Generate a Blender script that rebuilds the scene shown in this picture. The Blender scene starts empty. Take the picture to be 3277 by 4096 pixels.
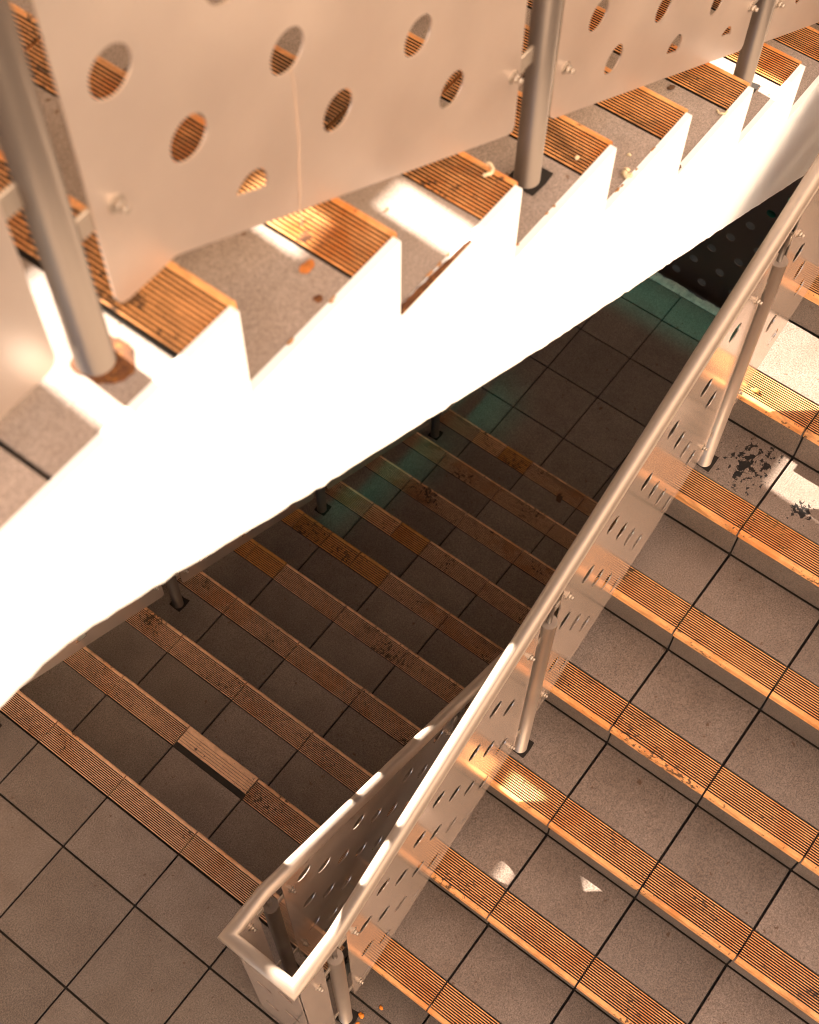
import bpy, bmesh, math, random
from mathutils import Vector, Matrix, noise
random.seed(7)
S = bpy.context.scene
COL = S.collection

# ------------------------------------------------------------------ camera, light, exposure
cam_d = bpy.data.cameras.new("camera")
cam = bpy.data.objects.new("camera", cam_d); COL.objects.link(cam)
cam.location = (-0.68143, -2.02544, 4.70908)
cam.rotation_euler = (0.5081362, -0.0100607, -0.9226577)
cam_d.sensor_fit = 'HORIZONTAL'; cam_d.sensor_width = 36.0; cam_d.lens = 61.241
cam_d.clip_start = 0.02; cam_d.clip_end = 500
cam_d.dof.use_dof = True; cam_d.dof.focus_distance = 4.1; cam_d.dof.aperture_fstop = 6.3
S.camera = cam

SUN_EL = math.radians(27.0); SUN_AZ_X = 0.05            # the light travels towards -y, slightly towards -x
trav = Vector((-SUN_AZ_X, -1.0, -math.tan(SUN_EL))).normalized()
w = bpy.data.worlds.new("World"); S.world = w; w.use_nodes = True
nt = w.node_tree; bg = nt.nodes['Background']
sky = nt.nodes.new('ShaderNodeTexSky'); sky.sky_type = 'NISHITA'; sky.sun_disc = False
sky.sun_elevation = SUN_EL; sky.sun_rotation = math.atan2(SUN_AZ_X, 1.0)
nt.links.new(sky.outputs[0], bg.inputs[0]); bg.inputs[1].default_value = 0.05
sd = bpy.data.lights.new("sun", 'SUN'); sd.energy = 5.0; sd.angle = math.radians(0.5); sd.color = (1.0, 0.88, 0.74)
sun = bpy.data.objects.new("sun", sd); COL.objects.link(sun)
sun.rotation_euler = trav.to_track_quat('-Z', 'Y').to_euler(); sun.location = (0, 8, 9)

S.view_settings.view_transform = 'Standard'; S.view_settings.look = 'None'
S.view_settings.gamma = 1.0; S.view_settings.exposure = 3.05
S.render.engine = 'CYCLES'
S.cycles.use_denoising = True; S.cycles.filter_width = 1.0
S.cycles.max_bounces = 10; S.cycles.diffuse_bounces = 6; S.cycles.glossy_bounces = 5
S.cycles.sample_clamp_indirect = 12.0

# ------------------------------------------------------------------ measures (metres)
G = 0.3027; HM = 0.16217; HB = 0.18016; HA = 0.16429; H0 = 3.4445
W = 0.33; XA = -0.0114; XB = -0.0218; GB = 0.3021
YE = -1.3018                 # right edge of the left-hand flights
YL = 0.30                    # their left edge
YB0, YB1 = -1.365, -3.30     # the right-hand flight

# ------------------------------------------------------------------ helpers
def link(o, parent=None):
    COL.objects.link(o)
    if parent is not None: o.parent = parent
    return o

def obj(name, bm, mats, parent=None, smooth=False):
    me = bpy.data.meshes.new(name)
    bm.normal_update(); bm.to_mesh(me); bm.free()
    for m in (mats if isinstance(mats, (list, tuple)) else [mats]): me.materials.append(m)
    if smooth:
        for p in me.polygons: p.use_smooth = True
    return link(bpy.data.objects.new(name, me), parent)

def thing(name, label, cat, group=None, loc=(0, 0, 0)):
    o = bpy.data.objects.new(name, None); o.empty_display_size = 0.1; COL.objects.link(o)
    o.location = loc; o['label'] = label; o['category'] = cat
    if group: o['group'] = group
    return o

def tag(o, label, cat, group=None):
    o['label'] = label; o['category'] = cat
    if group: o['group'] = group
    return o

def structure(o, label=None):
    o['kind'] = 'structure'
    return o

def box(bm, x0, x1, y0, y1, z0, z1, bev=0.0, mi=0):
    vs = [bm.verts.new((x, y, z)) for z in (z0, z1) for y in (y0, y1) for x in (x0, x1)]
    F = [(0, 2, 3, 1), (4, 5, 7, 6), (0, 1, 5, 4), (2, 6, 7, 3), (0, 4, 6, 2), (1, 3, 7, 5)]
    fs = [bm.faces.new([vs[i] for i in f]) for f in F]
    for f in fs: f.material_index = mi
    if bev > 0:
        es = list({e for f in fs for e in f.edges})
        bmesh.ops.bevel(bm, geom=es, offset=bev, segments=1, affect='EDGES', clamp_overlap=True)
    return fs

def tube(bm, pts, r, seg=20, caps=True, up=Vector((0, 0, 1)), mi=0):
    pts = [Vector(p) for p in pts]; rings = []
    n = len(pts)
    for i, p in enumerate(pts):
        d0 = (p - pts[i-1]).normalized() if i > 0 else None
        d1 = (pts[i+1] - p).normalized() if i < n-1 else None
        t = (d0 or d1) if (d0 is None or d1 is None) else (d0 + d1).normalized()
        sc = 1.0 if (d0 is None or d1 is None) else 1.0/max(0.35, d0.dot(t))
        u = up if abs(t.dot(up)) < 0.95 else Vector((1, 0, 0))
        a = t.cross(u).normalized(); b = a.cross(t).normalized()
        # mitre in the plane of the bend
        bend = (d1 - d0) if (d0 is not None and d1 is not None) else Vector((0, 0, 0))
        ring = []
        for k in range(seg):
            an = 2*math.pi*k/seg
            off = a*math.cos(an)*r + b*math.sin(an)*r
            if bend.length > 1e-4:
                m = bend.normalized(); off = off + m*off.dot(m)*(sc-1)
            ring.append(bm.verts.new(p + off))
        rings.append(ring)
    for i in range(n-1):
        for k in range(seg):
            f = bm.faces.new((rings[i][k], rings[i][(k+1) % seg], rings[i+1][(k+1) % seg], rings[i+1][k])); f.smooth = True; f.material_index = mi
    if caps:
        f = bm.faces.new(rings[0]); f.material_index = mi
        f = bm.faces.new(list(reversed(rings[-1]))); f.material_index = mi
    return rings

def cyl(bm, c, r, h, axis='Z', seg=20, r2=None):
    c = Vector(c); a = {'X': Vector((1, 0, 0)), 'Y': Vector((0, 1, 0)), 'Z': Vector((0, 0, 1))}[axis]
    r2 = r if r2 is None else r2
    u = Vector((0, 1, 0)) if axis != 'Y' else Vector((1, 0, 0)); v = a.cross(u)
    R0 = [bm.verts.new(c + (u*math.cos(t) + v*math.sin(t))*r) for t in [2*math.pi*k/seg for k in range(seg)]]
    R1 = [bm.verts.new(c + a*h + (u*math.cos(t) + v*math.sin(t))*r2) for t in [2*math.pi*k/seg for k in range(seg)]]
    for k in range(seg):
        f = bm.faces.new((R0[k], R0[(k+1) % seg], R1[(k+1) % seg], R1[k])); f.smooth = True
    bm.faces.new(list(reversed(R0))); bm.faces.new(R1)

def plate(name, outer, holes, thick, y, mats, parent=None, plane='XZ'):
    """a flat sheet with an outline and holes, filled and given thickness"""
    cu = bpy.data.curves.new(name, 'CURVE'); cu.dimensions = '2D'; cu.fill_mode = 'BOTH'; cu.extrude = thick/2
    cu.resolution_u = 1
    for loop in [outer] + holes:
        sp = cu.splines.new('POLY'); sp.points.add(len(loop)-1); sp.use_cyclic_u = True
        for i, (a, b) in enumerate(loop): sp.points[i].co = (a, b, 0, 1)
    tmp = bpy.data.objects.new(name + "_tmp", cu); COL.objects.link(tmp)
    dg = bpy.context.evaluated_depsgraph_get(); dg.update()
    me = bpy.data.meshes.new_from_object(tmp.evaluated_get(dg))
    bpy.data.objects.remove(tmp); bpy.data.curves.remove(cu)
    if plane == 'XZ':
        M = Matrix(((1, 0, 0, 0), (0, 0, -1, y), (0, 1, 0, 0), (0, 0, 0, 1)))
    else:   # 'YZ': a -> y, b -> z at x = y
        M = Matrix(((0, 0, 1, y), (1, 0, 0, 0), (0, 1, 0, 0), (0, 0, 0, 1)))
    me.transform(M); me.name = name
    me.materials.clear()
    for m in (mats if isinstance(mats, (list, tuple)) else [mats]): me.materials.append(m)
    for p in me.polygons: p.material_index = 0; p.use_smooth = False
    bm = bmesh.new(); bm.from_mesh(me); bmesh.ops.remove_doubles(bm, verts=bm.verts, dist=1e-5)
    bmesh.ops.recalc_face_normals(bm, faces=bm.faces); bm.to_mesh(me); bm.free()
    return link(bpy.data.objects.new(name, me), parent)

def circle(cx, cz, r, n=28):
    return [(cx + r*math.cos(2*math.pi*k/n), cz + r*math.sin(2*math.pi*k/n)) for k in range(n)]

# ------------------------------------------------------------------ materials
def mat(name):
    m = bpy.data.materials.new(name); m.use_nodes = True
    t = m.node_tree; b = t.nodes['Principled BSDF']
    return m, t, b
def N(t, typ, **kw):
    n = t.nodes.new(typ)
    for k, v in kw.items(): setattr(n, k, v)
    return n
def noise_tex(t, scale, detail=4, rough=0.6, vec=None, dist=0.0):
    n = N(t, 'ShaderNodeTexNoise'); n.inputs['Scale'].default_value = scale; n.inputs['Detail'].default_value = detail
    n.inputs['Roughness'].default_value = rough; n.inputs['Distortion'].default_value = dist
    if vec is None:
        g = N(t, 'ShaderNodeNewGeometry'); vec = g.outputs['Position']
    t.links.new(vec, n.inputs['Vector'])
    return n
def ramp(t, src, stops):
    r = N(t, 'ShaderNodeValToRGB'); cr = r.color_ramp
    while len(cr.elements) < len(stops): cr.elements.new(0.5)
    for e, (p, c) in zip(cr.elements, stops):
        e.position = p; e.color = c if len(c) == 4 else (*c, 1)
    t.links.new(src, r.inputs[0]); return r
def mix(t, fac, a, b, mode='MIX'):
    m = N(t, 'ShaderNodeMix', data_type='RGBA', blend_type=mode)
    for s, v in ((m.inputs[0], fac), (m.inputs[6], a), (m.inputs[7], b)):
        if hasattr(v, 'is_output') or isinstance(v, bpy.types.NodeSocket): t.links.new(v, s)
        else: s.default_value = v if not isinstance(v, tuple) else (*v, 1) if len(v) == 3 else v
    return m.outputs[2]
def g4(v): return (v, v, v, 1)
def bump(t, b, src, strength, dist=0.001):
    n = N(t, 'ShaderNodeBump'); n.inputs['Strength'].default_value = strength; n.inputs['Distance'].default_value = dist
    t.links.new(src, n.inputs['Height']); t.links.new(n.outputs[0], b.inputs['Normal'])

def tile_material(name, base, dirt=(0.10, 0.055, 0.03), marks=None, gs=210):
    m, t, b = mat(name)
    g = N(t, 'ShaderNodeNewGeometry')
    col = mix(t, 1.0, base, ramp(t, g.outputs['Random Per Island'], [(0, g4(0.80)), (1, g4(1.10))]).outputs[0], 'MULTIPLY')
    sp = noise_tex(t, gs, 4, 0.9)
    col = mix(t, 1.0, col, ramp(t, sp.outputs['Fac'], [(0.34, g4(0.42)), (0.5, g4(1.0)), (0.66, g4(1.7))]).outputs[0], 'MULTIPLY')
    cl = noise_tex(t, 9, 6, 0.62)
    col = mix(t, 1.0, col, ramp(t, cl.outputs['Fac'], [(0.30, (0.86, 0.83, 0.80)), (0.6, (1.02, 1.02, 1.02))]).outputs[0], 'MULTIPLY')
    wt = noise_tex(t, 3.1, 5, 0.7, dist=0.6)
    col = mix(t, ramp(t, wt.outputs['Fac'], [(0.64, g4(0)), (0.80, g4(0.3))]).outputs[0], col, (0.17, 0.115, 0.08))
    # small rusty and black flecks with a shape of their own
    fk = noise_tex(t, 38, 3, 0.55)
    col = mix(t, ramp(t, fk.outputs['Fac'], [(0.69, g4(0)), (0.725, g4(0.85))]).outputs[0], col, dirt)
    if marks:
        for (cx, cy, cz, rx, ry, sc, thr, mc) in marks:
            mp = N(t, 'ShaderNodeMapping'); mp.inputs['Location'].default_value = (-cx, -cy, -cz)
            t.links.new(g.outputs['Position'], mp.inputs[0])
            m2 = N(t, 'ShaderNodeMapping'); m2.inputs['Scale'].default_value = (1/rx, 1/ry, 12.0); t.links.new(mp.outputs[0], m2.inputs[0])
            ln = N(t, 'ShaderNodeVectorMath', operation='LENGTH'); t.links.new(m2.outputs[0], ln.inputs[0])
            nz = noise_tex(t, sc, 4, 0.62, dist=0.25)
            ad = N(t, 'ShaderNodeMath', operation='MULTIPLY_ADD'); t.links.new(ln.outputs['Value'], ad.inputs[0])
            ad.inputs[1].default_value = -0.22; t.links.new(nz.outputs['Fac'], ad.inputs[2])
            col = mix(t, ramp(t, ad.outputs[0], [(thr, g4(0)), (thr+0.012, g4(1))]).outputs[0], col, mc)
    t.links.new(col, b.inputs['Base Color'])
    b.inputs['Roughness'].default_value = 0.5; b.inputs['Specular IOR Level'].default_value = 0.35
    bump(t, b, sp.outputs['Fac'], 0.25, 0.0006)
    return m

def strip_material(name, base, dark, groove=False, wear=0.75, lo=0.53, st=0.5):
    m, t, b = mat(name)
    g = N(t, 'ShaderNodeNewGeometry')
    mp = N(t, 'ShaderNodeMapping'); mp.inputs['Scale'].default_value = (1, 0.35, 1); t.links.new(g.outputs['Position'], mp.inputs[0])
    big = noise_tex(t, 8.5, 6, 0.74, vec=mp.outputs[0], dist=0.5)
    fine = noise_tex(t, 95, 3, 0.7, vec=mp.outputs[0])
    if groove:
        a = ramp(t, big.outputs['Fac'], [(0.34, g4(0.30)), (0.44, g4(0.0))]).outputs[0]
        col = mix(t, a, dark, tuple(c*0.62 for c in base))
        c2 = ramp(t, fine.outputs['Fac'], [(0.64, g4(0)), (0.74, g4(0.35))]).outputs[0]
        col = mix(t, c2, col, tuple(c*0.55 for c in base))
        b.inputs['Roughness'].default_value = 0.85
    else:
        col = mix(t, 1.0, base, ramp(t, fine.outputs['Fac'], [(0.3, g4(0.74)), (0.65, g4(1.08))]).outputs[0], 'MULTIPLY')
        a = ramp(t, big.outputs['Fac'], [(lo, g4(0)), (lo + 0.14, g4(wear))]).outputs[0]
        col = mix(t, a, col, tuple(c*0.30 for c in base))
        rs = noise_tex(t, 4.2, 5, 0.7)
        col = mix(t, ramp(t, rs.outputs['Fac'], [(0.50, g4(0)), (0.62, g4(st))]).outputs[0], col, (base[0]*0.74, base[1]*0.46, base[2]*0.15))
        bl = noise_tex(t, 75, 4, 0.65); rg = noise_tex(t, 5.2, 3, 0.5)
        ml = N(t, 'ShaderNodeMath', operation='MULTIPLY_ADD'); t.links.new(rg.outputs['Fac'], ml.inputs[0]); ml.inputs[1].default_value = 0.9; t.links.new(bl.outputs['Fac'], ml.inputs[2])
        sb = N(t, 'ShaderNodeMath', operation='SUBTRACT'); t.links.new(ml.outputs[0], sb.inputs[0]); sb.inputs[1].default_value = 0.5
        col = mix(t, ramp(t, sb.outputs[0], [(0.60, g4(0)), (0.67, g4(0.85))]).outputs[0], col, dark)
        b.inputs['Roughness'].default_value = 0.45
        bump(t, b, fine.outputs['Fac'], 0.2, 0.0005)
    t.links.new(col, b.inputs['Base Color'])
    return m

def metal_material(name, base, rough, metallic, bmp=0.0, stains=0.0):
    m, t, b = mat(name)
    g = N(t, 'ShaderNodeNewGeometry')
    n1 = noise_tex(t, 5, 5, 0.6); n2 = noise_tex(t, 160, 2, 0.6)
    col = mix(t, 1.0, base, ramp(t, n1.outputs['Fac'], [(0.3, g4(0.93)), (0.65, g4(1.03))]).outputs[0], 'MULTIPLY')
    st = noise_tex(t, 26, 4, 0.6, dist=0.4)
    col = mix(t, ramp(t, st.outputs['Fac'], [(0.70, g4(0)), (0.80, g4(stains))]).outputs[0], col, (0.32, 0.19, 0.10))
    t.links.new(col, b.inputs['Base Color'])
    r = ramp(t, n1.outputs['Fac'], [(0.3, g4(rough*0.92)), (0.7, g4(rough*1.1))])
    t.links.new(r.outputs[0], b.inputs['Roughness']); b.inputs['Metallic'].default_value = metallic
    if bmp: bump(t, b, n2.outputs['Fac'], bmp, 0.0004)
    return m

def plain(name, base, rough=0.8, sc=14, lo=0.8, hi=1.06, dirt=None, metallic=0.0):
    m, t, b = mat(name)
    n1 = noise_tex(t, sc, 6, 0.62)
    col = mix(t, 1.0, base, ramp(t, n1.outputs['Fac'], [(0.3, g4(lo)), (0.65, g4(hi))]).outputs[0], 'MULTIPLY')
    if dirt:
        n3 = noise_tex(t, sc*2.3, 5, 0.65, dist=0.7)
        col = mix(t, ramp(t, n3.outputs['Fac'], [(dirt[1], g4(0)), (dirt[1]+0.08, g4(0.9))]).outputs[0], col, dirt[0])
    t.links.new(col, b.inputs['Base Color']); b.inputs['Roughness'].default_value = rough; b.inputs['Metallic'].default_value = metallic
    n2 = noise_tex(t, sc*12, 3, 0.7); bump(t, b, n2.outputs['Fac'], 0.25, 0.0015)
    return m

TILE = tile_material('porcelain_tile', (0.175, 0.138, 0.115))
TILE_B = tile_material('porcelain_tile_right', (0.205, 0.157, 0.130),
    marks=[(1.71, -1.55, 1.081, 0.11, 0.085, 55, 0.40, (0.012, 0.010, 0.009)), (1.67, -1.76, 1.081, 0.04, 0.035, 60, 0.36, (0.012, 0.010, 0.009)),
           (1.75, -1.86, 1.081, 0.05, 0.04, 60, 0.37, (0.03, 0.018, 0.010))])
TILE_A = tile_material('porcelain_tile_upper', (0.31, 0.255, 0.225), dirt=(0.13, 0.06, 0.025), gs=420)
GROUT = plain('dark_grout', (0.030, 0.024, 0.018), 0.95, 60)
RISER = tile_material('riser_tile', (0.150, 0.113, 0.090))
SB = (0.79, 0.37, 0.135); DK = (0.012, 0.006, 0.003)
ST_T = strip_material('buff_strip', SB, DK); ST_G = strip_material('buff_strip_groove', SB, DK, groove=True)
SA_T = strip_material('stained_strip', (0.80, 0.37, 0.13), DK, wear=0.9, lo=0.48, st=0.9)
SO = (0.50, 0.215, 0.05)
SO_T = strip_material('ochre_strip', SO, DK, wear=0.35); SO_G = strip_material('ochre_strip_groove', SO, DK, groove=True)
SM = (0.68, 0.39, 0.225)
SM_T = strip_material('brown_strip', SM, DK); SM_G = strip_material('brown_strip_groove', SM, DK, groove=True)
SP = (0.68, 0.41, 0.25)
SP_T = strip_material('pale_strip', SP, DK, wear=0.1, st=0.1)
SQ_T = strip_material('light_brown_strip', (0.68, 0.36, 0.17), DK, wear=0.3, st=0.3)
PANEL = metal_material('satin_panel', (0.62, 0.49, 0.41), 0.17, 0.62)
PANEL_A = metal_material('matt_panel', (0.66, 0.555, 0.485), 0.36, 0.82)
RAILM = metal_material('satin_rail', (0.40, 0.32, 0.265), 0.50, 0.70, 0.06)
POST = metal_material('grey_post', (0.15, 0.12, 0.10), 0.36, 0.6, 0.1, 0.3)
POST_B = metal_material('tan_post', (0.40, 0.32, 0.265), 0.38, 0.6, 0.1, 0.2)
TAB = metal_material('zinc_tab', (0.42, 0.35, 0.29), 0.4, 0.7)
WHITE = plain('white_render', (0.86, 0.885, 0.90), 0.7, 5, 0.95, 1.02)
CONC = plain('old_concrete', (0.22, 0.20, 0.18), 0.9, 12, 0.7, 1.1)
PALE_CONC = plain('pale_concrete', (0.72, 0.66, 0.60), 0.9, 18, 0.55, 1.1, dirt=((0.04, 0.03, 0.025), 0.60))
RUST = plain('rust', (0.10, 0.035, 0.010), 0.9, 70, 0.4, 1.6, dirt=((0.33, 0.13, 0.02), 0.55))
DARKHOLE = plain('dark_hole', (0.016, 0.011, 0.008), 0.95, 60)  # near-black fill painted for the dark of the post holes
WALL = plain('cream_wall', (0.62, 0.55, 0.47), 0.9, 2, 0.93, 1.03)
BOUNCE = plain('pale_bounce', (0.42, 0.345, 0.275), 0.85, 0.6, 0.95, 1.02)
GROUND = plain('paving', (0.28, 0.24, 0.20), 0.9, 1.5)
GREEN = plain('green_paint', (0.03, 0.22, 0.16), 0.5, 6)
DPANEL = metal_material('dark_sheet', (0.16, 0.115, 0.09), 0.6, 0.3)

# ------------------------------------------------------------------ tiles, strips, steps
def tile_row(bm, x0, x1, ya, yb, ztop, gap=0.007, th=0.010, first=None):
    """tiles cut on the 0.33 m grid along y between ya (right) and yb (left)"""
    ys = [ya]
    k = math.floor(ya/W)+1
    while k*W < yb - 0.004:
        if k*W > ya + 0.004: ys.append(k*W)
        k += 1
    ys.append(yb)
    for a, b in zip(ys[:-1], ys[1:]):
        box(bm, x0 + gap/2, x1 - gap/2, a + (gap/2 if a != ya else 0), b - (gap/2 if b != yb else 0), ztop - th, ztop + random.uniform(-0.0006, 0.0006), bev=0.0009)

def riser_row(bm, x0, x1, ya, yb, z0, z1, gap=0.006):
    ys = [ya]; k = math.floor(ya/W)+1
    while k*W < yb - 0.004:
        if k*W > ya + 0.004: ys.append(k*W)
        k += 1
    ys.append(yb)
    for a, b in zip(ys[:-1], ys[1:]):
        box(bm, x0, x1, a + gap/2, b - gap/2, z0, z1, bev=0.0009)

def strip_tile(bm, xn, sgn, ya, yb, z, s=0.098, grooves=12, lip=0.014, duty=0.58, front=0.024, jog=0.0):
    """a nosing tile: xn = front, sgn = +1 when the front faces +x. Ridges run along y."""
    prof = []   # (distance back from the front, z, material of the segment that FOLLOWS)
    r = 0.006; top = z + 0.0015 + jog
    prof.append((0.0, top - front, 0)); prof.append((0.0, top - r, 0)); prof.append((r*0.3, top - r*0.3, 0)); prof.append((r, top, 0))
    span = s - lip - 0.0034; pitch = span/grooves; dep = 0.0036
    x = lip
    for i in range(grooves):
        g0 = x; g1 = x + pitch*duty
        prof += [(g0, top, 1), (g0 + 0.0004, top - dep, 1), (g1 - 0.0004, top - dep, 1), (g1, top, 0)]
        x += pitch
    prof += [(s - 0.0030, top - 0.0004, 1), (s - 0.0030, top - front, 0)]
    A = [bm.verts.new((xn - sgn*d, ya, h)) for d, h, _ in prof]
    B = [bm.verts.new((xn - sgn*d, yb, h)) for d, h, _ in prof]
    n = len(prof)
    for i in range(n-1):
        f = bm.faces.new((A[i], A[i+1], B[i+1], B[i]) if sgn < 0 else (A[i], B[i], B[i+1], A[i+1]))
        f.material_index = prof[i][2]
    fa = bm.faces.new(A if sgn > 0 else list(reversed(A))); fb = bm.faces.new(list(reversed(B)) if sgn > 0 else B)
    bm.faces.ensure_lookup_table()

def strip_row(step, xn, sgn, ya, yb, z, mats, s=0.098, odd=None, gap=0.005):
    odd = odd or []
    bm = bmesh.new()
    ys = [ya]; k = math.floor(ya/W)+1
    while k*W < yb - 0.004:
        if k*W > ya + 0.004: ys.append(k*W)
        k += 1
    ys.append(yb)
    segs = list(zip(ys[:-1], ys[1:]))
    runs = [[]]
    for a, b in segs:
        if any(oa - 0.01 <= (a+b)/2 <= ob + 0.01 for oa, ob, *_ in odd):
            if runs[-1]: runs.append([])
        else: runs[-1].append((a, b))
    bm.free()
    for run in runs:
        if not run: continue
        bm = bmesh.new()
        for a, b in run: strip_tile(bm, xn + random.uniform(-0.0012, 0.0012), sgn, a + gap/2, b - gap/2, z, s=s, jog=random.uniform(-0.0006, 0.0006))
        bmesh.ops.recalc_face_normals(bm, faces=bm.faces)
        obj('nosing_strip', bm, mats, step)
    for oa, ob, m2, gr, ss, lab in odd:
        bm = bmesh.new()
        strip_tile(bm, xn, sgn, oa + gap/2, ob - gap/2, z + (0.003 if ss < 0.09 else 0), s=ss, grooves=gr, lip=0.017 if gr > 6 else 0.024, duty=0.42 if gr > 6 else 0.14)
        bmesh.ops.recalc_face_normals(bm, faces=bm.faces)
        o = obj('nosing_strip', bm, m2, step); o['label'] = lab

A_ = thing('staircase', 'sunlit upper stair flight with blown white side and ribbed orange nosings', 'staircase', loc=(XA, YE, H0))
M_ = thing('staircase', 'shaded lower flight in the middle going down to the dark landing', 'staircase', loc=(0, YE, 0))
B_ = thing('staircase', 'right-hand flight climbing away beside the perforated metal balustrade', 'staircase', loc=(XB, YB0, 0))
A_.location = M_.location = B_.location = (0, 0, 0)

# upper flight (goes down towards +x), thin steps, open below
for k in range(0, 10):
    z = H0 - k*HA; xn = XA + k*G; xp = XA + (k-1)*G - 0.020
    bm = bmesh.new()
    x0 = xp if k > 0 else xn - 0.16
    ya, yb = YE + 0.016, YL - 0.32
    box(bm, x0, xn - 0.020, ya, yb, z - 0.050, z - 0.011)
    if k < 9: box(bm, xn - 0.055, xn - 0.020, ya, yb, z - HA - 0.0498, z - 0.0502)
    st = obj('step', bm, GROUT, A_)
    if k > 0:
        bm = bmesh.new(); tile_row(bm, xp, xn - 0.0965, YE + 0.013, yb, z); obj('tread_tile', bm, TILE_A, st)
    bm = bmesh.new(); riser_row(bm, xn - 0.0198, xn - 0.012, YE + 0.013, yb, z - HA + 0.002, z - 0.022); obj('riser_tile', bm, RISER, st)
    strip_row(st, xn, 1, YE + 0.013, yb, z - 0.0015, [SA_T, ST_G])

# middle flight (goes down towards +x)
LO = 'ochre replacement nosing tile with wide ribs'; LP = 'pale replacement nosing tile with wide ribs'
odd = {1: [(-2*W, -W, [SP_T, SM_G], 5, 0.078, 'pale smooth replacement nosing tile with five thin grooves')],
       5: [(0, 0.16, [SO_T, SO_G], 9, 0.098, LO), (0.16, YL, [SO_T, SO_G], 9, 0.098, LO), (-W/2, 0, [SO_T, SO_G], 8, 0.098, LO), (-W, -W/2, [SO_T, SO_G], 8, 0.098, LO)],
       6: [(-W/2, 0, [SQ_T, SM_G], 8, 0.098, LP), (-W, -W/2, [SO_T, SO_G], 8, 0.098, LO)],
       9: [(-W/2, 0, [SQ_T, SM_G], 8, 0.098, LP), (-W, -W/2, [SO_T, SO_G], 8, 0.098, LO)],
       4: [(0, 0.16, [SO_T, SM_G], 9, 0.098, LO), (0.16, YL, [SO_T, SM_G], 9, 0.098, LO)]}
for k in range(0, 10):
    z = -k*HM; xn = k*G; xp = (k-1)*G - 0.020; ya, yb = YE + 0.001, YL
    bm = bmesh.new()
    box(bm, xp if k else xn - 0.16, xn - 0.020, ya, yb, z - 0.25, z - 0.009)
    st = obj('step', bm, GROUT, M_)
    if k > 0:
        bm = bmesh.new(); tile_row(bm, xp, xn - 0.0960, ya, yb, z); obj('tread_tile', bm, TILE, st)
    bm = bmesh.new(); riser_row(bm, xn - 0.0198, xn - 0.012, ya, yb, z - HM + 0.002, z - 0.022); obj('riser_tile', bm, RISER, st)
    od = odd.get(k)
    if od:   # leave no doubled tile where a half tile sits in a full cell
        ylist = sorted({o[0] for o in od} | {o[1] for o in od})
    strip_row(st, xn, 1, ya, yb if not (od and any(o[0] == 0 for o in od)) else yb, z - 0.0015, [SM_T, SM_G], odd=od)

# right-hand flight (climbs towards +x)
for k in range(0, 10):
    z = (k+1)*HB; xn = XB + k*GB; xb = xn + 0.027; xe = xb + GB
    bm = bmesh.new()
    box(bm, xb + 0.009, xe + 0.009, YB1, YB0, z - HB - 0.12 if k else -0.06, z - 0.009)
    st = obj('step', bm, GROUT, B_)
    bm = bmesh.new(); tile_row(bm, xn + 0.1065, xe, YB1, YB0, z, gap=0.008); obj('tread_tile', bm, TILE_B, st)
    bm = bmesh.new(); riser_row(bm, xb, xb + 0.0088, YB1, YB0, z - HB + 0.004, z - 0.026); obj('riser_tile', bm, RISER, st)
    strip_row(st, xn, -1, YB1, YB0, z - 0.0015, [ST_T, ST_G], s=0.108, gap=0.006)

# stringers -----------------------------------------------------------------
def rough_line(pts, amp, step=0.02, seed=0):
    out = []
    for (a, b), (c, d) in zip(pts[:-1], pts[1:]):
        n = max(1, int(math.hypot(c-a, d-b)/step))
        for i in range(n):
            f = i/n; x = a + (c-a)*f; z = b + (d-b)*f
            out.append((x, z + amp*0.35*noise.noise(Vector((x*17, seed, 0))) + amp*0.6*noise.noise(Vector((x*60, seed, 4)))))
    out.append(pts[-1]); return out
top = [(-0.80, H0 + 0.001)]
for k in range(0, 10):
    xn = XA + k*G - 0.012; z = H0 - k*HA
    top += [(xn, z + 0.001), (xn, z - HA + 0.001)]
top += [(3.2, H0 - 10*HA + 0.001)]
bot = rough_line([(3.2, 1.52), (2.74, 1.52), (2.238, 1.765), (1.58, 2.112), (0.758, 2.535), (0.039, 2.930), (-0.206, 3.074), (-0.36, 3.158), (-0.42, 3.176), (-0.80, 3.186)], 0.008)
o = plate('stringer', top + bot, [], 0.013, YE + 0.0065, WHITE, A_)
o['label'] = 'white rendered stepped side face'
def stringer(par, y, pts):
    return plate('stringer', pts, [], 0.012, y, CONC, par)
mt = [(-0.02, -0.013)]
for k in range(0, 10): mt += [(k*G - 0.021, -k*HM - 0.012), (k*G - 0.021, -(k+1)*HM - 0.012)]
stringer(M_, YE - 0.0065, mt + [(2.75, -1.95), (-0.02, -0.45)])
bt = []
for k in range(0, 10):
    x = XB + k*GB + 0.037; bt += [(x, k*HB - (0.01 if k else 0.3)), (x, (k+1)*HB - 0.012)]
bt += [(XB + 10*GB + 0.03, 10*HB - 0.012), (XB + 10*GB + 0.03, 10*HB - 0.45), (0.25, -0.3)]
stringer(B_, YB0 + 0.0065, bt)

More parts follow.
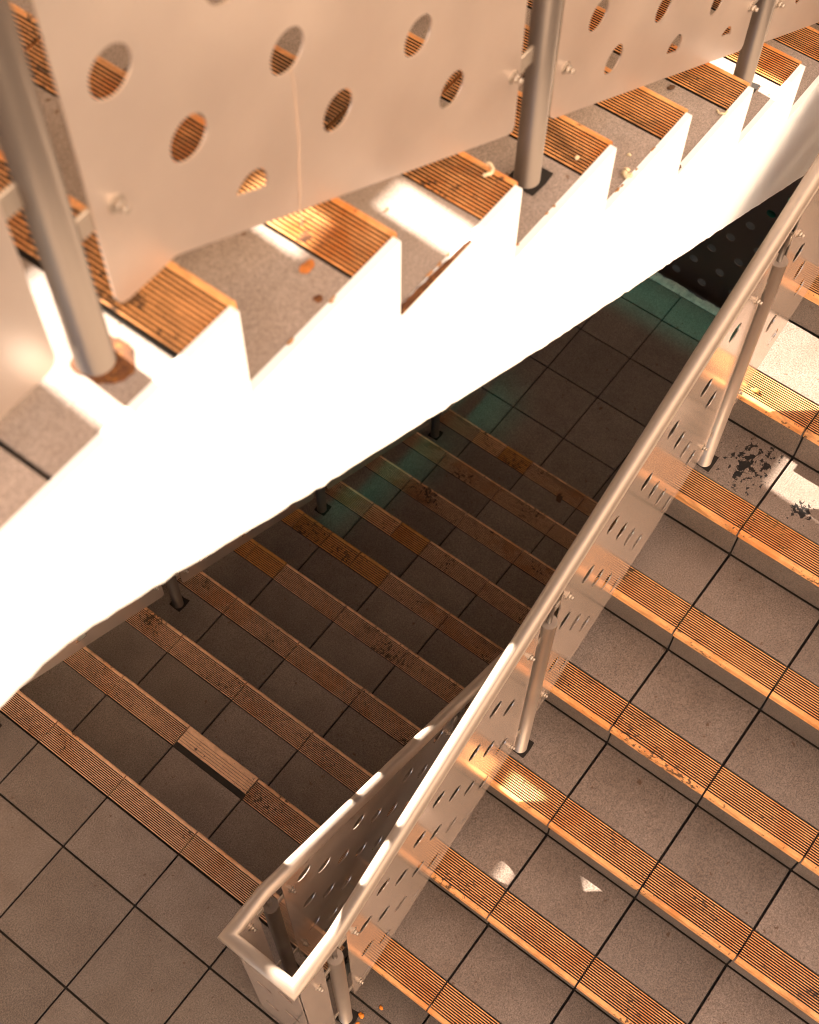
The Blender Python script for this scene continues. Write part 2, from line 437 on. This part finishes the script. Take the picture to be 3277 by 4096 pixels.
# rusty ledge along the notch of the upper flight, and rust marks
def blob(name, cx, cy, z, rx, ry, m, parent, seed, th=0.0012, n=36, amp=0.35):
    bm = bmesh.new(); c = bm.verts.new((cx, cy, z + th)); ring = []
    for i in range(n):
        a = 2*math.pi*i/n; k = 1 + amp*noise.noise(Vector((math.cos(a)*1.7, math.sin(a)*1.7, seed)))*1.6 + amp*0.3*noise.noise(Vector((math.cos(a)*6, math.sin(a)*6, seed)))
        ring.append(bm.verts.new((cx + rx*k*math.cos(a), cy + ry*k*math.sin(a), z + th*0.2)))
    for i in range(n): bm.faces.new((c, ring[i], ring[(i+1) % n]))
    return obj(name, bm, m, parent)
steps_A = [c for c in A_.children if c.name.startswith('step')]
steps_M = [c for c in M_.children if c.name.startswith('step')]
steps_B = [c for c in B_.children if c.name.startswith('step')]
bm = bmesh.new()
pts = []
nn = 40
for i in range(nn+1):
    f = i/nn; x = 0.283 + 0.17*f
    wd = 0.013*(1 - 0.55*f) + 0.003*noise.noise(Vector((x*70, 1, 0)))
    pts.append((bm.verts.new((x, YE - 0.0005, H0 - 2*HA + 0.0022)), bm.verts.new((x, YE + wd, H0 - 2*HA + 0.0026))))
for a, b in zip(pts[:-1], pts[1:]): bm.faces.new((a[0], b[0], b[1], a[1]))
obj('rust_stain', bm, RUST, steps_A[2])
blob('rust_stain', 0.208, -1.197, H0 - HA - 0.0, 0.011, 0.008, RUST, steps_A[1], 3)
blob('rust_stain', 0.14, -1.275, H0 - HA, 0.007, 0.006, RUST, steps_A[1], 5)

# ------------------------------------------------------------------ landings
def landing(name, x0, x1, y0, y1, z, xlines, m=TILE, th=0.18, under=GROUT):
    bm = bmesh.new(); box(bm, x0, x1, y0, y1, z - th, z - 0.009)
    base = structure(obj(name, bm, under))
    bm = bmesh.new()
    xs = [x0] + [x for x in xlines if x0 + 0.005 < x < x1 - 0.005] + [x1]
    for a, b in zip(xs[:-1], xs[1:]): tile_row(bm, a, b, y0, y1, z, gap=0.0075)
    t = obj('floor_tile', bm, m, base)
    return base
landing('landing_floor', -3.0, -0.0995, -3.30, YL, 0.0, [-0.0999 - 0.2177 - 0.33*i for i in range(9, -1, -1)])
# the tiles in front of the right-hand flight's first riser
bm = bmesh.new(); box(bm, -0.0992, XB + 0.030, YB1, YB0 - 0.0, -0.17, -0.0095); sb = structure(obj('landing_floor', bm, GROUT))
bm = bmesh.new(); tile_row(bm, -0.0992, XB + 0.028, YB1, YB0, 0.0); obj('floor_tile', bm, TILE, sb)
ZL = -10*HM
landing('lower_landing_floor', 9*G - 0.018, 4.235, -3.30, YL, ZL, [3.032 + 0.33*i for i in range(0, 4)])
bm = bmesh.new()
box(bm, 4.240, 4.300, -3.3, YL, ZL - 0.25, ZL - 0.006)
bmesh.ops.subdivide_edges(bm, edges=[e for e in bm.edges if abs(e.verts[0].co.y - e.verts[1].co.y) > 1], cuts=160)
for v in bm.verts:
    if v.co.x > 4.27: v.co.x += 0.028*noise.noise(Vector((v.co.y*6, 2, 0))) + 0.012*noise.noise(Vector((v.co.y*31, 2, 0)))
structure(obj('kerb', bm, PALE_CONC))
# upper landing, back under the camera
bm = bmesh.new(); box(bm, -3.0, -0.16, YE + 0.013, YL - 0.06, H0 - 0.27, H0 - 0.011)
ub = structure(obj('upper_landing_floor', bm, GROUT))
bm = bmesh.new()
xs = [-3.0, -1.63, -1.30, -0.97, -0.64, -0.31, XA - 0.101]
for a, b in zip(xs[:-1], xs[1:]): tile_row(bm, a, b, YE + 0.013, YL - 0.06, H0)
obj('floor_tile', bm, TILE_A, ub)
bm = bmesh.new(); box(bm, -3.0, -0.82, -3.3, YE + 0.005, H0 - 0.27, H0 - 0.003)
structure(obj('upper_landing_floor', bm, CONC))

# ------------------------------------------------------------------ balustrades
R_RAIL = 0.0208; R_POST = 0.0225; TH = 0.003
def clip_loop(loop, cx, zc, sl):
    f = lambda p: p[1] - (zc + sl*(p[0]-cx))
    out = []
    for a, b in zip(loop, loop[1:] + loop[:1]):
        fa, fb = f(a), f(b)
        if fa >= 0: out.append(a)
        if (fa >= 0) != (fb >= 0):
            t = fa/(fa-fb); out.append((a[0] + (b[0]-a[0])*t, a[1] + (b[1]-a[1])*t))
    return out
HEM = 0.060
def lattice(x0, x1, zlo, zhi, ox, oz, px=0.080, pz=0.30, r=0.0285, m=0.016):
    hs = []
    i0 = math.floor((x0-ox)/px)-1; i1 = math.ceil((x1-ox)/px)+1
    for i in range(i0, i1+1):
        x = ox + i*px
        if x - r < x0 + m or x + r > x1 - m: continue
        for j in range(-14, 16):
            z = oz + pz*j + (pz/2 if i % 2 else 0)
            hem = zlo(x) + HEM
            if z + r < hem + 0.012 or z + r > min(zhi(x-r), zhi(x+r)) - 0.012: continue
            c = circle(x, z, r)
            sl = (zlo(x+r) - zlo(x-r))/(2*r)
            if z - r*1.25 < hem: c = clip_loop(c, x, hem, sl)
            if len(c) > 3: hs.append(c)
    return hs
def post(par, x, y, z0, z1, base=None, m=None):
    m = m or POST
    base = base or DARKHOLE
    bm = bmesh.new(); tube(bm, [(x, y, z0 + 0.001), (x, y, z1)], R_POST, 28)
    po = obj('post', bm, m, par)
    bm = bmesh.new(); tube(bm, [(x, y, z1 - 0.005), (x, y, z1 + 0.105)], 0.007, 12); obj('rail_pin', bm, POST, po)
    if base is DARKHOLE:  # flat dark patch drawn in place of the shaded cutout at the foot
        bm = bmesh.new(); q = []
        for i, (a, b) in enumerate(((-0.026, -0.030), (0.010, -0.033), (0.038, -0.030), (0.036, 0.0), (0.038, 0.026), (0.0, 0.028), (-0.026, 0.027), (-0.027, 0.0))):
            q.append(bm.verts.new((x + a + 0.004*noise.noise(Vector((i*3.1, x, y))), y + b + 0.004*noise.noise(Vector((x, i*2.7, y))), z0 + 0.0013)))
        bm.faces.new(q); obj('base_patch', bm, base, po)
    else: blob('base_patch', x + 0.006, y - 0.006, z0 + 0.0008, 0.033, 0.034, base, po, x*7 + y, amp=0.2)
    return po
def tabs(par, x, y, zs, off, side=-1):
    """straps with bolts that hold the sheets to the post"""
    for s in (-1, 1):
        for z in zs:
            zz = z + off*s*0.09
            bm = bmesh.new()
            box(bm, x + (R_POST - 0.002 if s > 0 else -0.085), x + (0.085 if s > 0 else -R_POST + 0.002), y + 0.0018, y + 0.0065, zz - 0.016, zz + 0.016, bev=0.001)
            tb = obj('strap', bm, TAB, par)
            bm = bmesh.new()
            cyl(bm, (x + s*0.078, y - 0.0035, zz), 0.011, 0.002, 'Y', 20)
            cyl(bm, (x + s*0.078, y - 0.0105, zz), 0.0072, 0.0072, 'Y', 6)
            cyl(bm, (x + s*0.078, y - 0.0175, zz), 0.0045, 0.0072, 'Y', 12)
            obj('bolt', bm, TAB, tb)
def rail(par, pts, fillet_side):
    bm = bmesh.new(); tube(bm, pts, R_RAIL, 28); h = obj('handrail', bm, RAILM, par)
    return h
def bead(par, pts, dy, dz=-0.0315, r=0.0095):
    bm = bmesh.new(); tube(bm, [(a, b + dy, c + dz) for a, b, c in pts], r, 12); return obj('weld_bead', bm, RAILM, par)

def sheet(par, x0, x1, zlo, zhi, y, ox, oz, holes=True, kinks=(), m=PANEL):
    ks = [x for x in kinks if x0 < x < x1]
    ch = 0.016
    lower = [(x0, zlo(x0) + ch), (x0 + ch*0.3, zlo(x0 + ch*0.3) + ch*0.3), (x0 + ch, zlo(x0 + ch))] + [(x, zlo(x)) for x in ks] + [(x1 - ch, zlo(x1 - ch)), (x1 - ch*0.3, zlo(x1 - ch*0.3) + ch*0.3), (x1, zlo(x1) + ch)]
    upper = [(x, zhi(x)) for x in [x1] + ks[::-1] + [x0]]
    return plate('panel', lower + upper, lattice(x0, x1, zlo, zhi, ox, oz) if holes else [], TH, y, m, par)

XP = [-0.17 + 0.905*i for i in range(4)]
def down_line(z_base, slope, x):     # rail / nosing line of a flight going down
    return z_base if x < -0.17 else z_base - slope*(x + 0.17)

# --- balustrade of the upper flight
sA = HA/G; sM = HM/G; sB = HB/GB
UA = thing('balustrade', 'perforated metal sheet balustrade close to the camera beside the sunlit upper flight', 'balustrade')
yA = -1.220
railA = lambda x: H0 + (1.05 if x < -0.17 else 1.05 - sA*(x + 0.17))
lowA = lambda x: H0 + (0.045 if x < -0.03 else 0.045 - sA*(x + 0.03))
pts = [(-0.716, -3.2, H0 + 1.05), (-0.716, yA, H0 + 1.05), (-0.17, yA, H0 + 1.05), (2.6, yA, railA(2.6))]
rail(UA, pts, -1)
hiA = lambda x: railA(x) - 0.026
sheet(UA, -0.705, -0.217, lowA, hiA, yA, -0.061, H0 + 0.3365 - 0.6, m=PANEL_A)
for a, b in ((XP[0] + 0.047, XP[1] - 0.060), (XP[1] + 0.047, XP[2] - 0.060), (XP[2] + 0.047, XP[3] - 0.05)):
    sheet(UA, a, b, lowA, hiA, yA, -0.061, H0 + 0.3365 - 0.6, kinks=(-0.03,), m=PANEL_A)
for i, x in enumerate(XP):
    kx = 3*i
    post(UA, x, yA, H0 - kx*HA, railA(x) - 0.09, base=RUST if i == 0 else DARKHOLE)
    tabs(UA, x, yA, (H0 - kx*HA + 0.235, railA(x) - 0.14), -sA)
bm = bmesh.new(); tube(bm, [(-0.716, -2.35, H0 - 0.003), (-0.716, -2.35, H0 + 0.99)], R_POST, 24); obj('post', bm, POST, UA)

# --- continuous balustrade of the middle flight, the turn and the right-hand flight
UB = thing('balustrade', 'long metal balustrade that turns back on itself between the two lower flights', 'balustrade')
yM = -1.218; yB = -1.440; XT = -0.312; ZR = 1.05
railM = lambda x: ZR if x < -0.17 else ZR - sM*(x + 0.17)
lowM = lambda x: 0.05 if x < -0.01 else 0.05 - sM*(x + 0.01)
SBR = 0.612
railB = lambda x: ZR if x < -0.15 else ZR + SBR*(x + 0.15)
lowB = lambda x: 0.05 if x < -0.20 else max(0.05, 0.225 + sB*(x + 0.022))
rp = [(3.0, yM + 0.010, railM(3.0)), (-0.17, yM + 0.010, ZR), (XT, yM + 0.010, ZR), (XT, yB + 0.016, ZR), (-0.15, yB + 0.016, ZR), (3.1, yB + 0.024, railB(3.1))]
rail(UB, rp, -1)
bead(UB, [(3.0, yM, railM(3.0)), (-0.17, yM, ZR), (XT + 0.01, yM, ZR)], -0.002, dz=-0.0155, r=0.0038)
bead(UB, [(XT + 0.01, yB, ZR), (-0.15, yB, ZR), (3.1, yB + 0.006, railB(3.1))], -0.002, dz=-0.010, r=0.0038)
hiM = lambda x: railM(x) - 0.015; hiB = lambda x: railB(x) - 0.007
oxM, ozM = 0.044, 0.105; oxB, ozB = -0.043, 0.560
for a, b in ((XP[0] + 0.050, XP[1] - 0.047), (XP[1] + 0.047, XP[2] - 0.047), (XP[2] + 0.047, XP[3] - 0.047)):
    sheet(UB, a, b, lowM, hiM, yM, oxM, ozM, kinks=(-0.01,))
    sheet(UB, a, b, lambda x: lowB(x) if x > -0.2 else 0.05, hiB, yB, oxB, ozB)
sheet(UB, XT + 0.004, XP[0] - 0.047, lowM, hiM, yM, 0, 0, holes=False)
sheet(UB, XT + 0.004, XP[0] - 0.047, lambda x: 0.05, hiB, yB, 0, 0, holes=False)
plate('panel', [(yB + 0.004, 0.05), (yM - 0.004, 0.05), (yM - 0.004, ZR - 0.027), (yB + 0.004, ZR - 0.027)],
      [circle(y, z, 0.0265) for y, z in [(-1.375, 0.18), (-1.375, 0.48), (-1.375, 0.78), (-1.285, 0.33), (-1.285, 0.63), (-1.285, 0.93)]], TH, XT, PANEL, UB, plane='YZ')
for i, x in enumerate(XP):
    post(UB, x, yM, -3*i*HM, railM(x) - 0.115); tabs(UB, x, yM, (-3*i*HM + 0.235, railM(x) - 0.14), -sM)
    post(UB, x, yB, 3*i*HB, railB(x) - 0.115, m=POST_B); tabs(UB, x, yB, (3*i*HB + 0.235, railB(x) - 0.14), sB)

# --- left balustrade of the middle flight
UC = thing('balustrade', 'dark metal balustrade on the far side of the shaded lower flight, mostly hidden', 'balustrade')
yC = 0.174
rail(UC, [(-0.6, yC, ZR), (-0.17, yC, ZR), (3.0, yC, railM(3.0))], -1)
sheet(UC, -0.6, XP[0] - 0.047, lowM, hiM, yC, oxM, ozM)
for a, b in ((XP[0] + 0.047, XP[1] - 0.05), (XP[1] + 0.047, XP[2] - 0.047), (XP[2] + 0.047, XP[3] - 0.047)):
    sheet(UC, a, b, lowM, hiM, yC, oxM, ozM, kinks=(-0.01,))
sheet(UC, XP[3] + 0.047, 3.6, lambda x: max(lowM(x), ZL + 0.045), lambda x: max(railM(x), ZL + 1.05) - 0.02, yC, oxM, ozM)
for i, x in enumerate(XP):
    post(UC, x, yC, -3*i*HM, railM(x) - 0.115); tabs(UC, x, yC, (-3*i*HM + 0.235, railM(x) - 0.14), -sM)

# --- dark balustrade beyond the lower landing
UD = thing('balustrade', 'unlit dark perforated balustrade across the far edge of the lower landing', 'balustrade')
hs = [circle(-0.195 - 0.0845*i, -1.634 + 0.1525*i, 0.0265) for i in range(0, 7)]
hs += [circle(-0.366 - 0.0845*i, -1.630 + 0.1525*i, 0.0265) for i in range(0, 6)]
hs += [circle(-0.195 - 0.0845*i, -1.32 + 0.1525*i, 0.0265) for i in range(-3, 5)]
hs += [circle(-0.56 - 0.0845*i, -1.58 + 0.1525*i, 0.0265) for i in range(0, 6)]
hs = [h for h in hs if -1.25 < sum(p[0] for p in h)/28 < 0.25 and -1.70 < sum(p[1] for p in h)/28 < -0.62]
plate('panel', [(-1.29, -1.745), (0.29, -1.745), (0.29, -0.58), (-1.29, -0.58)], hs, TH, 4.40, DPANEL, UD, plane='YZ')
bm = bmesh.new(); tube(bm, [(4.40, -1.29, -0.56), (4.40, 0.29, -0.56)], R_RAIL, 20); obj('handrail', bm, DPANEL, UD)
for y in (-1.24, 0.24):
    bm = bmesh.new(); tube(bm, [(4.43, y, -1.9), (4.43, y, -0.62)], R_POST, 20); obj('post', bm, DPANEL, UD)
for i, (x, z) in enumerate(((4.95, -1.32), (5.30, -1.15))):
    bm = bmesh.new()
    box(bm, x - 0.05, x + 0.05, -3.3, 1.5, z - 0.006, z + 0.006); box(bm, x - 0.05, x + 0.05, -3.3, 1.5, z - 0.146, z - 0.134)
    box(bm, x - 0.005, x + 0.005, -3.3, 1.5, z - 0.1338, z - 0.0062)
    tag(obj('steel_beam', bm, GREEN), ['green steel beam just beyond the dark balustrade', 'farther green steel beam behind the first'][i], 'beam')

# ------------------------------------------------------------------ ground, landings and added light-shaping walls round the stairs
T = math.tan(SUN_EL)
def aim(x0, x1, z0, z1, y):   # an opening in the added mask wall through which the sun reaches (x, y, z)
    dy = 0.5 - y
    return (x0 + SUN_AZ_X*dy, x1 + SUN_AZ_X*dy, z0 + T*dy, z1 + T*dy)
ops = []
def opening(x0, x1, z0, z1): ops.append([(x0, z0), (x1, z0), (x1, z1), (x0, z1)])
y5 = lambda y, z: z + T*(0.5 - y)
sx = lambda x, y: x + SUN_AZ_X*(0.5 - y)
opening(sx(-0.228, -1.25), sx(-0.112, -1.25), y5(-1.08, H0), y5(-1.30, H0) + 0.10)
opening(sx(0.178, -1.15), sx(0.255, -1.15), y5(-1.085, H0-HA), y5(-1.215, H0-HA))
opening(sx(0.415, -1.23), sx(0.480, -1.23), y5(-1.15, H0-2*HA), y5(-1.31, H0-2*HA))
opening(sx(1.655, -1.2), sx(1.725, -1.2), y5(-1.10, H0-6*HA), y5(-1.30, H0-6*HA) + 0.03)
opening(sx(-0.35, -1.4), sx(-0.03, -1.4), y5(-1.43, 1.03), y5(-1.43, 1.09))
def slot(x0, x1, y, line, lo, hi):
    a, b = sx(x0, y), sx(x1, y)
    ops.append([(a, y5(y, line(x0)) + lo), (b, y5(y, line(x1)) + lo), (b, y5(y, line(x1)) + hi), (a, y5(y, line(x0)) + hi)])
slot(-0.07, 0.20, -1.2165, railM, -0.26, 0.05)
slot(0.235, 0.33, -1.2165, railM, -0.10, 0.05)
slot(-0.015, 0.09, -1.43, railB, -0.035, 0.05)
slot(0.14, 0.60, -1.43, railB, -0.035, 0.05)
opening(sx(0.50, -1.44), sx(0.66, -1.44), 1.545, 1.61)
opening(sx(0.41, -1.22), sx(0.485, -1.22), y5(-1.218, 0.552), y5(-1.218, 0.580))
opening(sx(1.815, -1.5), sx(2.14, -1.5), y5(-1.40, 7*HB), y5(-1.78, 7*HB))
opening(sx(1.67, -1.8), sx(1.80, -1.8), y5(-1.63, 6*HB), y5(-2.10, 6*HB))
opening(-1.1, -0.45, y5(-1.85, H0+1.06), y5(-2.25, H0+1.06))
wl = plate('sun_mask_wall', [(-4, -4.0), (7, -4.0), (7, 6.7), (-4, 6.7)], ops, 0.012, 0.505, WALL)  # added unseen wall; each slot is placed to throw one sun patch
tag(wl, 'added thin wall with slots shaped to throw sun patches on the stairs', 'wall')
bm = bmesh.new(); box(bm, -4, 7, -2.2, 0.66, 6.705, 6.85); tag(obj('shade_roof', bm, WALL), 'added flat roof over the stairwell', 'shade_roof')  # added out of view to hold sky light off the upper flight
bm = bmesh.new(); box(bm, -14, 16, -8.6, -8.2, -4.0, 13.0)
fc = obj('bounce_facade', bm, BOUNCE)  # added unseen bounce surface that sends sunlight back onto the white stringer
tag(fc, 'added tall pale facade facing the open side of the stairs', 'building')
bm = bmesh.new(); box(bm, -40, 40, -40, 40, -4.4, -4.0); structure(obj('ground', bm, GROUND))

bm = bmesh.new(); box(bm, 2.70, 4.05, YE - 0.06, YL, 1.80 - 0.28, 1.80 - 0.004); structure(obj('middle_landing_floor', bm, CONC))
bm = bmesh.new(); box(bm, 3.03, 4.05, -3.30, YE - 0.063, 1.80 - 0.28, 1.80 - 0.004); structure(obj('middle_landing_floor', bm, CONC))
bm = bmesh.new(); box(bm, -3.1, 7.0, -3.42, -3.31, -4.0, -0.02); tag(obj('wall', bm, WALL), 'added low light-blocking wall under the open side of the first landing', 'wall')  # added to keep outside light off the lower landing
bm = bmesh.new()
sideo = [(-0.02, -0.02), (-0.02, 0.18)] + [(XB + (k//2)*GB + 0.0, ((k+1)//2 + 1)*HB - 0.01) for k in range(1, 19)] + [(3.05, 1.80), (7.0, 1.80), (7.0, -0.02)]
bm.free()
o = plate('wall', sideo, [], 0.08, -3.36, WALL); tag(o, 'added side wall blocking light at the outer end of the right-hand steps', 'wall')  # added blocker that shuts out side light below the right-hand flight
bm = bmesh.new(); box(bm, 5.9, 6.1, -3.3, 0.49, -4.0, 6.7); tag(obj('wall', bm, CONC), 'added wall that keeps light out behind the lowest balustrade', 'wall')  # added so that the far panel's holes open onto darkness
# added green lamps with invented housings, for a teal tint of unseen source
def added_green_lamp(loc, lx, ly, energy, label):
    x, y, z = loc
    root = thing('added_strip_lamp', label, 'lamp')
    bm = bmesh.new(); box(bm, x - lx/2 - 0.02, x + lx/2 + 0.02, y - ly/2 - 0.02, y + ly/2 + 0.02, z + 0.002, z + 0.035, bev=0.004); obj('housing', bm, GREEN, root)
    ld = bpy.data.lights.new('green_light', 'AREA'); ld.shape = 'RECTANGLE'; ld.size = lx; ld.size_y = ly; ld.energy = energy
    ld.color = (0.10, 1.0, 0.72); ld.spread = math.radians(9 if ly > 1 else 15)
    lo = bpy.data.objects.new('green_light', ld); lo.location = loc; link(lo, root)
added_green_lamp((4.11, -0.55, 1.45), 0.03, 1.7, 0.055, 'added green strip lamp hung beyond the edge of the middle landing')
added_green_lamp((2.05, 0.15, 0.55), 0.9, 0.04, 0.014, 'added green strip lamp above the left edge of the shaded flight')
added_green_lamp((2.93, 0.15, 0.55), 0.28, 0.04, 0.009, 'added short green strip lamp above the foot of the shaded flight')

# ------------------------------------------------------------------ litter
ORANGE = plain('orange_peel', (0.85, 0.26, 0.02), 0.6, 60)
CREAM = plain('cream_snack', (0.72, 0.60, 0.40), 0.7, 80, dirt=((0.5, 0.25, 0.06), 0.6))
MOSS = plain('yellow_crumble', (0.30, 0.19, 0.05), 0.9, 120, 0.4, 1.4)
LEAF = plain('dry_leaf', (0.10, 0.05, 0.025), 0.8, 60)
def crumb(name, x, y, z, r, m, label, cat, seed, flat=0.6, stretch=1.4):
    bm = bmesh.new(); bmesh.ops.create_icosphere(bm, subdivisions=3, radius=r)
    for v in bm.verts:
        k = 1 + 0.45*noise.noise(v.co*(1.6/r) + Vector((seed, 0, 0)))
        v.co = Vector((v.co.x*k*stretch, v.co.y*k, v.co.z*k*flat))
    zmin = min(v.co.z for v in bm.verts)
    bmesh.ops.rotate(bm, verts=bm.verts, matrix=Matrix.Rotation(seed*1.3, 3, 'Z'))
    bmesh.ops.translate(bm, verts=bm.verts, vec=(x, y, z - zmin + 0.0005))
    return tag(obj(name, bm, m, None, True), label, cat)
def curl(name, x, y, z, r, th, m, label, cat, a0, a1):
    bm = bmesh.new()
    pts = [(x + r*math.cos(a0 + (a1-a0)*i/10), y + r*math.sin(a0 + (a1-a0)*i/10), z + th + 0.0006 + 0.003*math.sin(i*0.9)**2) for i in range(11)]
    tube(bm, pts, th, 10); return tag(obj(name, bm, m, None, True), label, cat)

crumb('orange_scrap', -0.136, -1.478, 0, 0.0075, ORANGE, 'biggest bright orange scrap beside the foot of the corner post', 'litter', 1.0)
crumb('orange_scrap', -0.163, -1.482, 0, 0.0045, ORANGE, 'tiny orange scrap touching the dark hole patch at the corner post foot', 'litter', 2.0)
crumb('orange_scrap', -0.079, -1.514, 0, 0.0055, ORANGE, 'flat orange scrap lying alone nearest the lowest nosing strip', 'litter', 3.4, flat=0.3)
curl('snack_curl', 0.987, -1.286, H0-4*HA, 0.0065, 0.0048, CREAM, 'fat pale snack curl on the fourth sunlit tread near its white edge', 'litter', 0.3, 4.6)
curl('snack_curl', 1.394, -1.282, H0-5*HA, 0.010, 0.002, CREAM, 'thin pale snack curl against the nosing of the fifth upper tread', 'litter', 2.0, 5.2)
curl('snack_curl', 0.575, -1.237, H0-2*HA+0.002, 0.012, 0.0028, CREAM, 'yellowish curled snack lying across an upper nosing strip by the post', 'litter', 3.6, 6.6)
crumb('snack_crumb', 0.822, -1.262, H0-3*HA+0.002, 0.0035, CREAM, 'white crumb on the ribbed strip just past the second near post', 'litter', 5.0)
crumb('snack_crumb', 1.030, -1.262, H0-4*HA, 0.003, CREAM, 'small white crumb right of the fat snack curl', 'litter', 6.0)
crumb('dry_leaf', 1.386, -1.165, H0-5*HA, 0.006, LEAF, 'dark leaf scrap on an upper tread beneath the metal sheet', 'leaf', 7.0, flat=0.3)
crumb('dry_leaf', 1.206, -1.290, H0-5*HA, 0.007, LEAF, 'brown crumbly scrap in the notch of the white stair side', 'leaf', 8.0, flat=0.5)
crumb('dry_leaf', 0.440, -2.052, HB, 0.013, LEAF, 'dark crumpled leaf behind the lowest right-hand nosing strip', 'leaf', 9.0, flat=0.45)
crumb('dry_leaf', 2.621, -0.560, -9*HM, 0.016, LEAF, 'dark leaf clump by the last shaded nosing strip', 'leaf', 10.0, flat=0.3)
crumb('moss_clump', 1.826, -1.464, 7*HB+0.001, 0.0075, MOSS, 'yellow crumbly clump on the sunlit right-hand nosing strip', 'litter', 11.0, flat=0.5, stretch=1.8)

bm = bmesh.new(); pv = None
for i in range(31):
    f = i/30; z = 3.608 - 0.262*f; x = 0.181 + 0.004*math.sin(f*5) + 0.002*noise.noise(Vector((z*30, 0, 0))); wd = 0.0006 + 0.0005*f
    a = bm.verts.new((x - wd, yA - 0.0021, z)); b = bm.verts.new((x + wd, yA - 0.0021, z))
    if pv: bm.faces.new((pv[0], pv[1], b, a))
    pv = (a, b)
DRIP = plain('rust_drip', (0.52, 0.36, 0.26), 0.6, 40)
obj('rust_drip', bm, DRIP, UA)
SPL = plain('rust_splash', (0.52, 0.17, 0.03), 0.7, 60, 0.6, 1.2)
blob('rust_stain', 0.171, -1.231, H0 - HA + 0.0008, 0.013, 0.008, SPL, steps_A[1], 11, amp=0.12)

SPECK = plain('faded_rust', (0.42, 0.22, 0.10), 0.9, 90, 0.5, 1.3)
for k in (1, 2, 3, 4):
    for q in range(4):
        x = XA + (k-1)*G + 0.01 + 0.17*random.random()
        blob('rust_stain', x, YE + 0.010 + 0.004*random.random(), H0 - k*HA + 0.0012, random.uniform(0.002, 0.008), random.uniform(0.0015, 0.003), SPECK, steps_A[k], 20 + k*7 + q, n=18, amp=0.5)
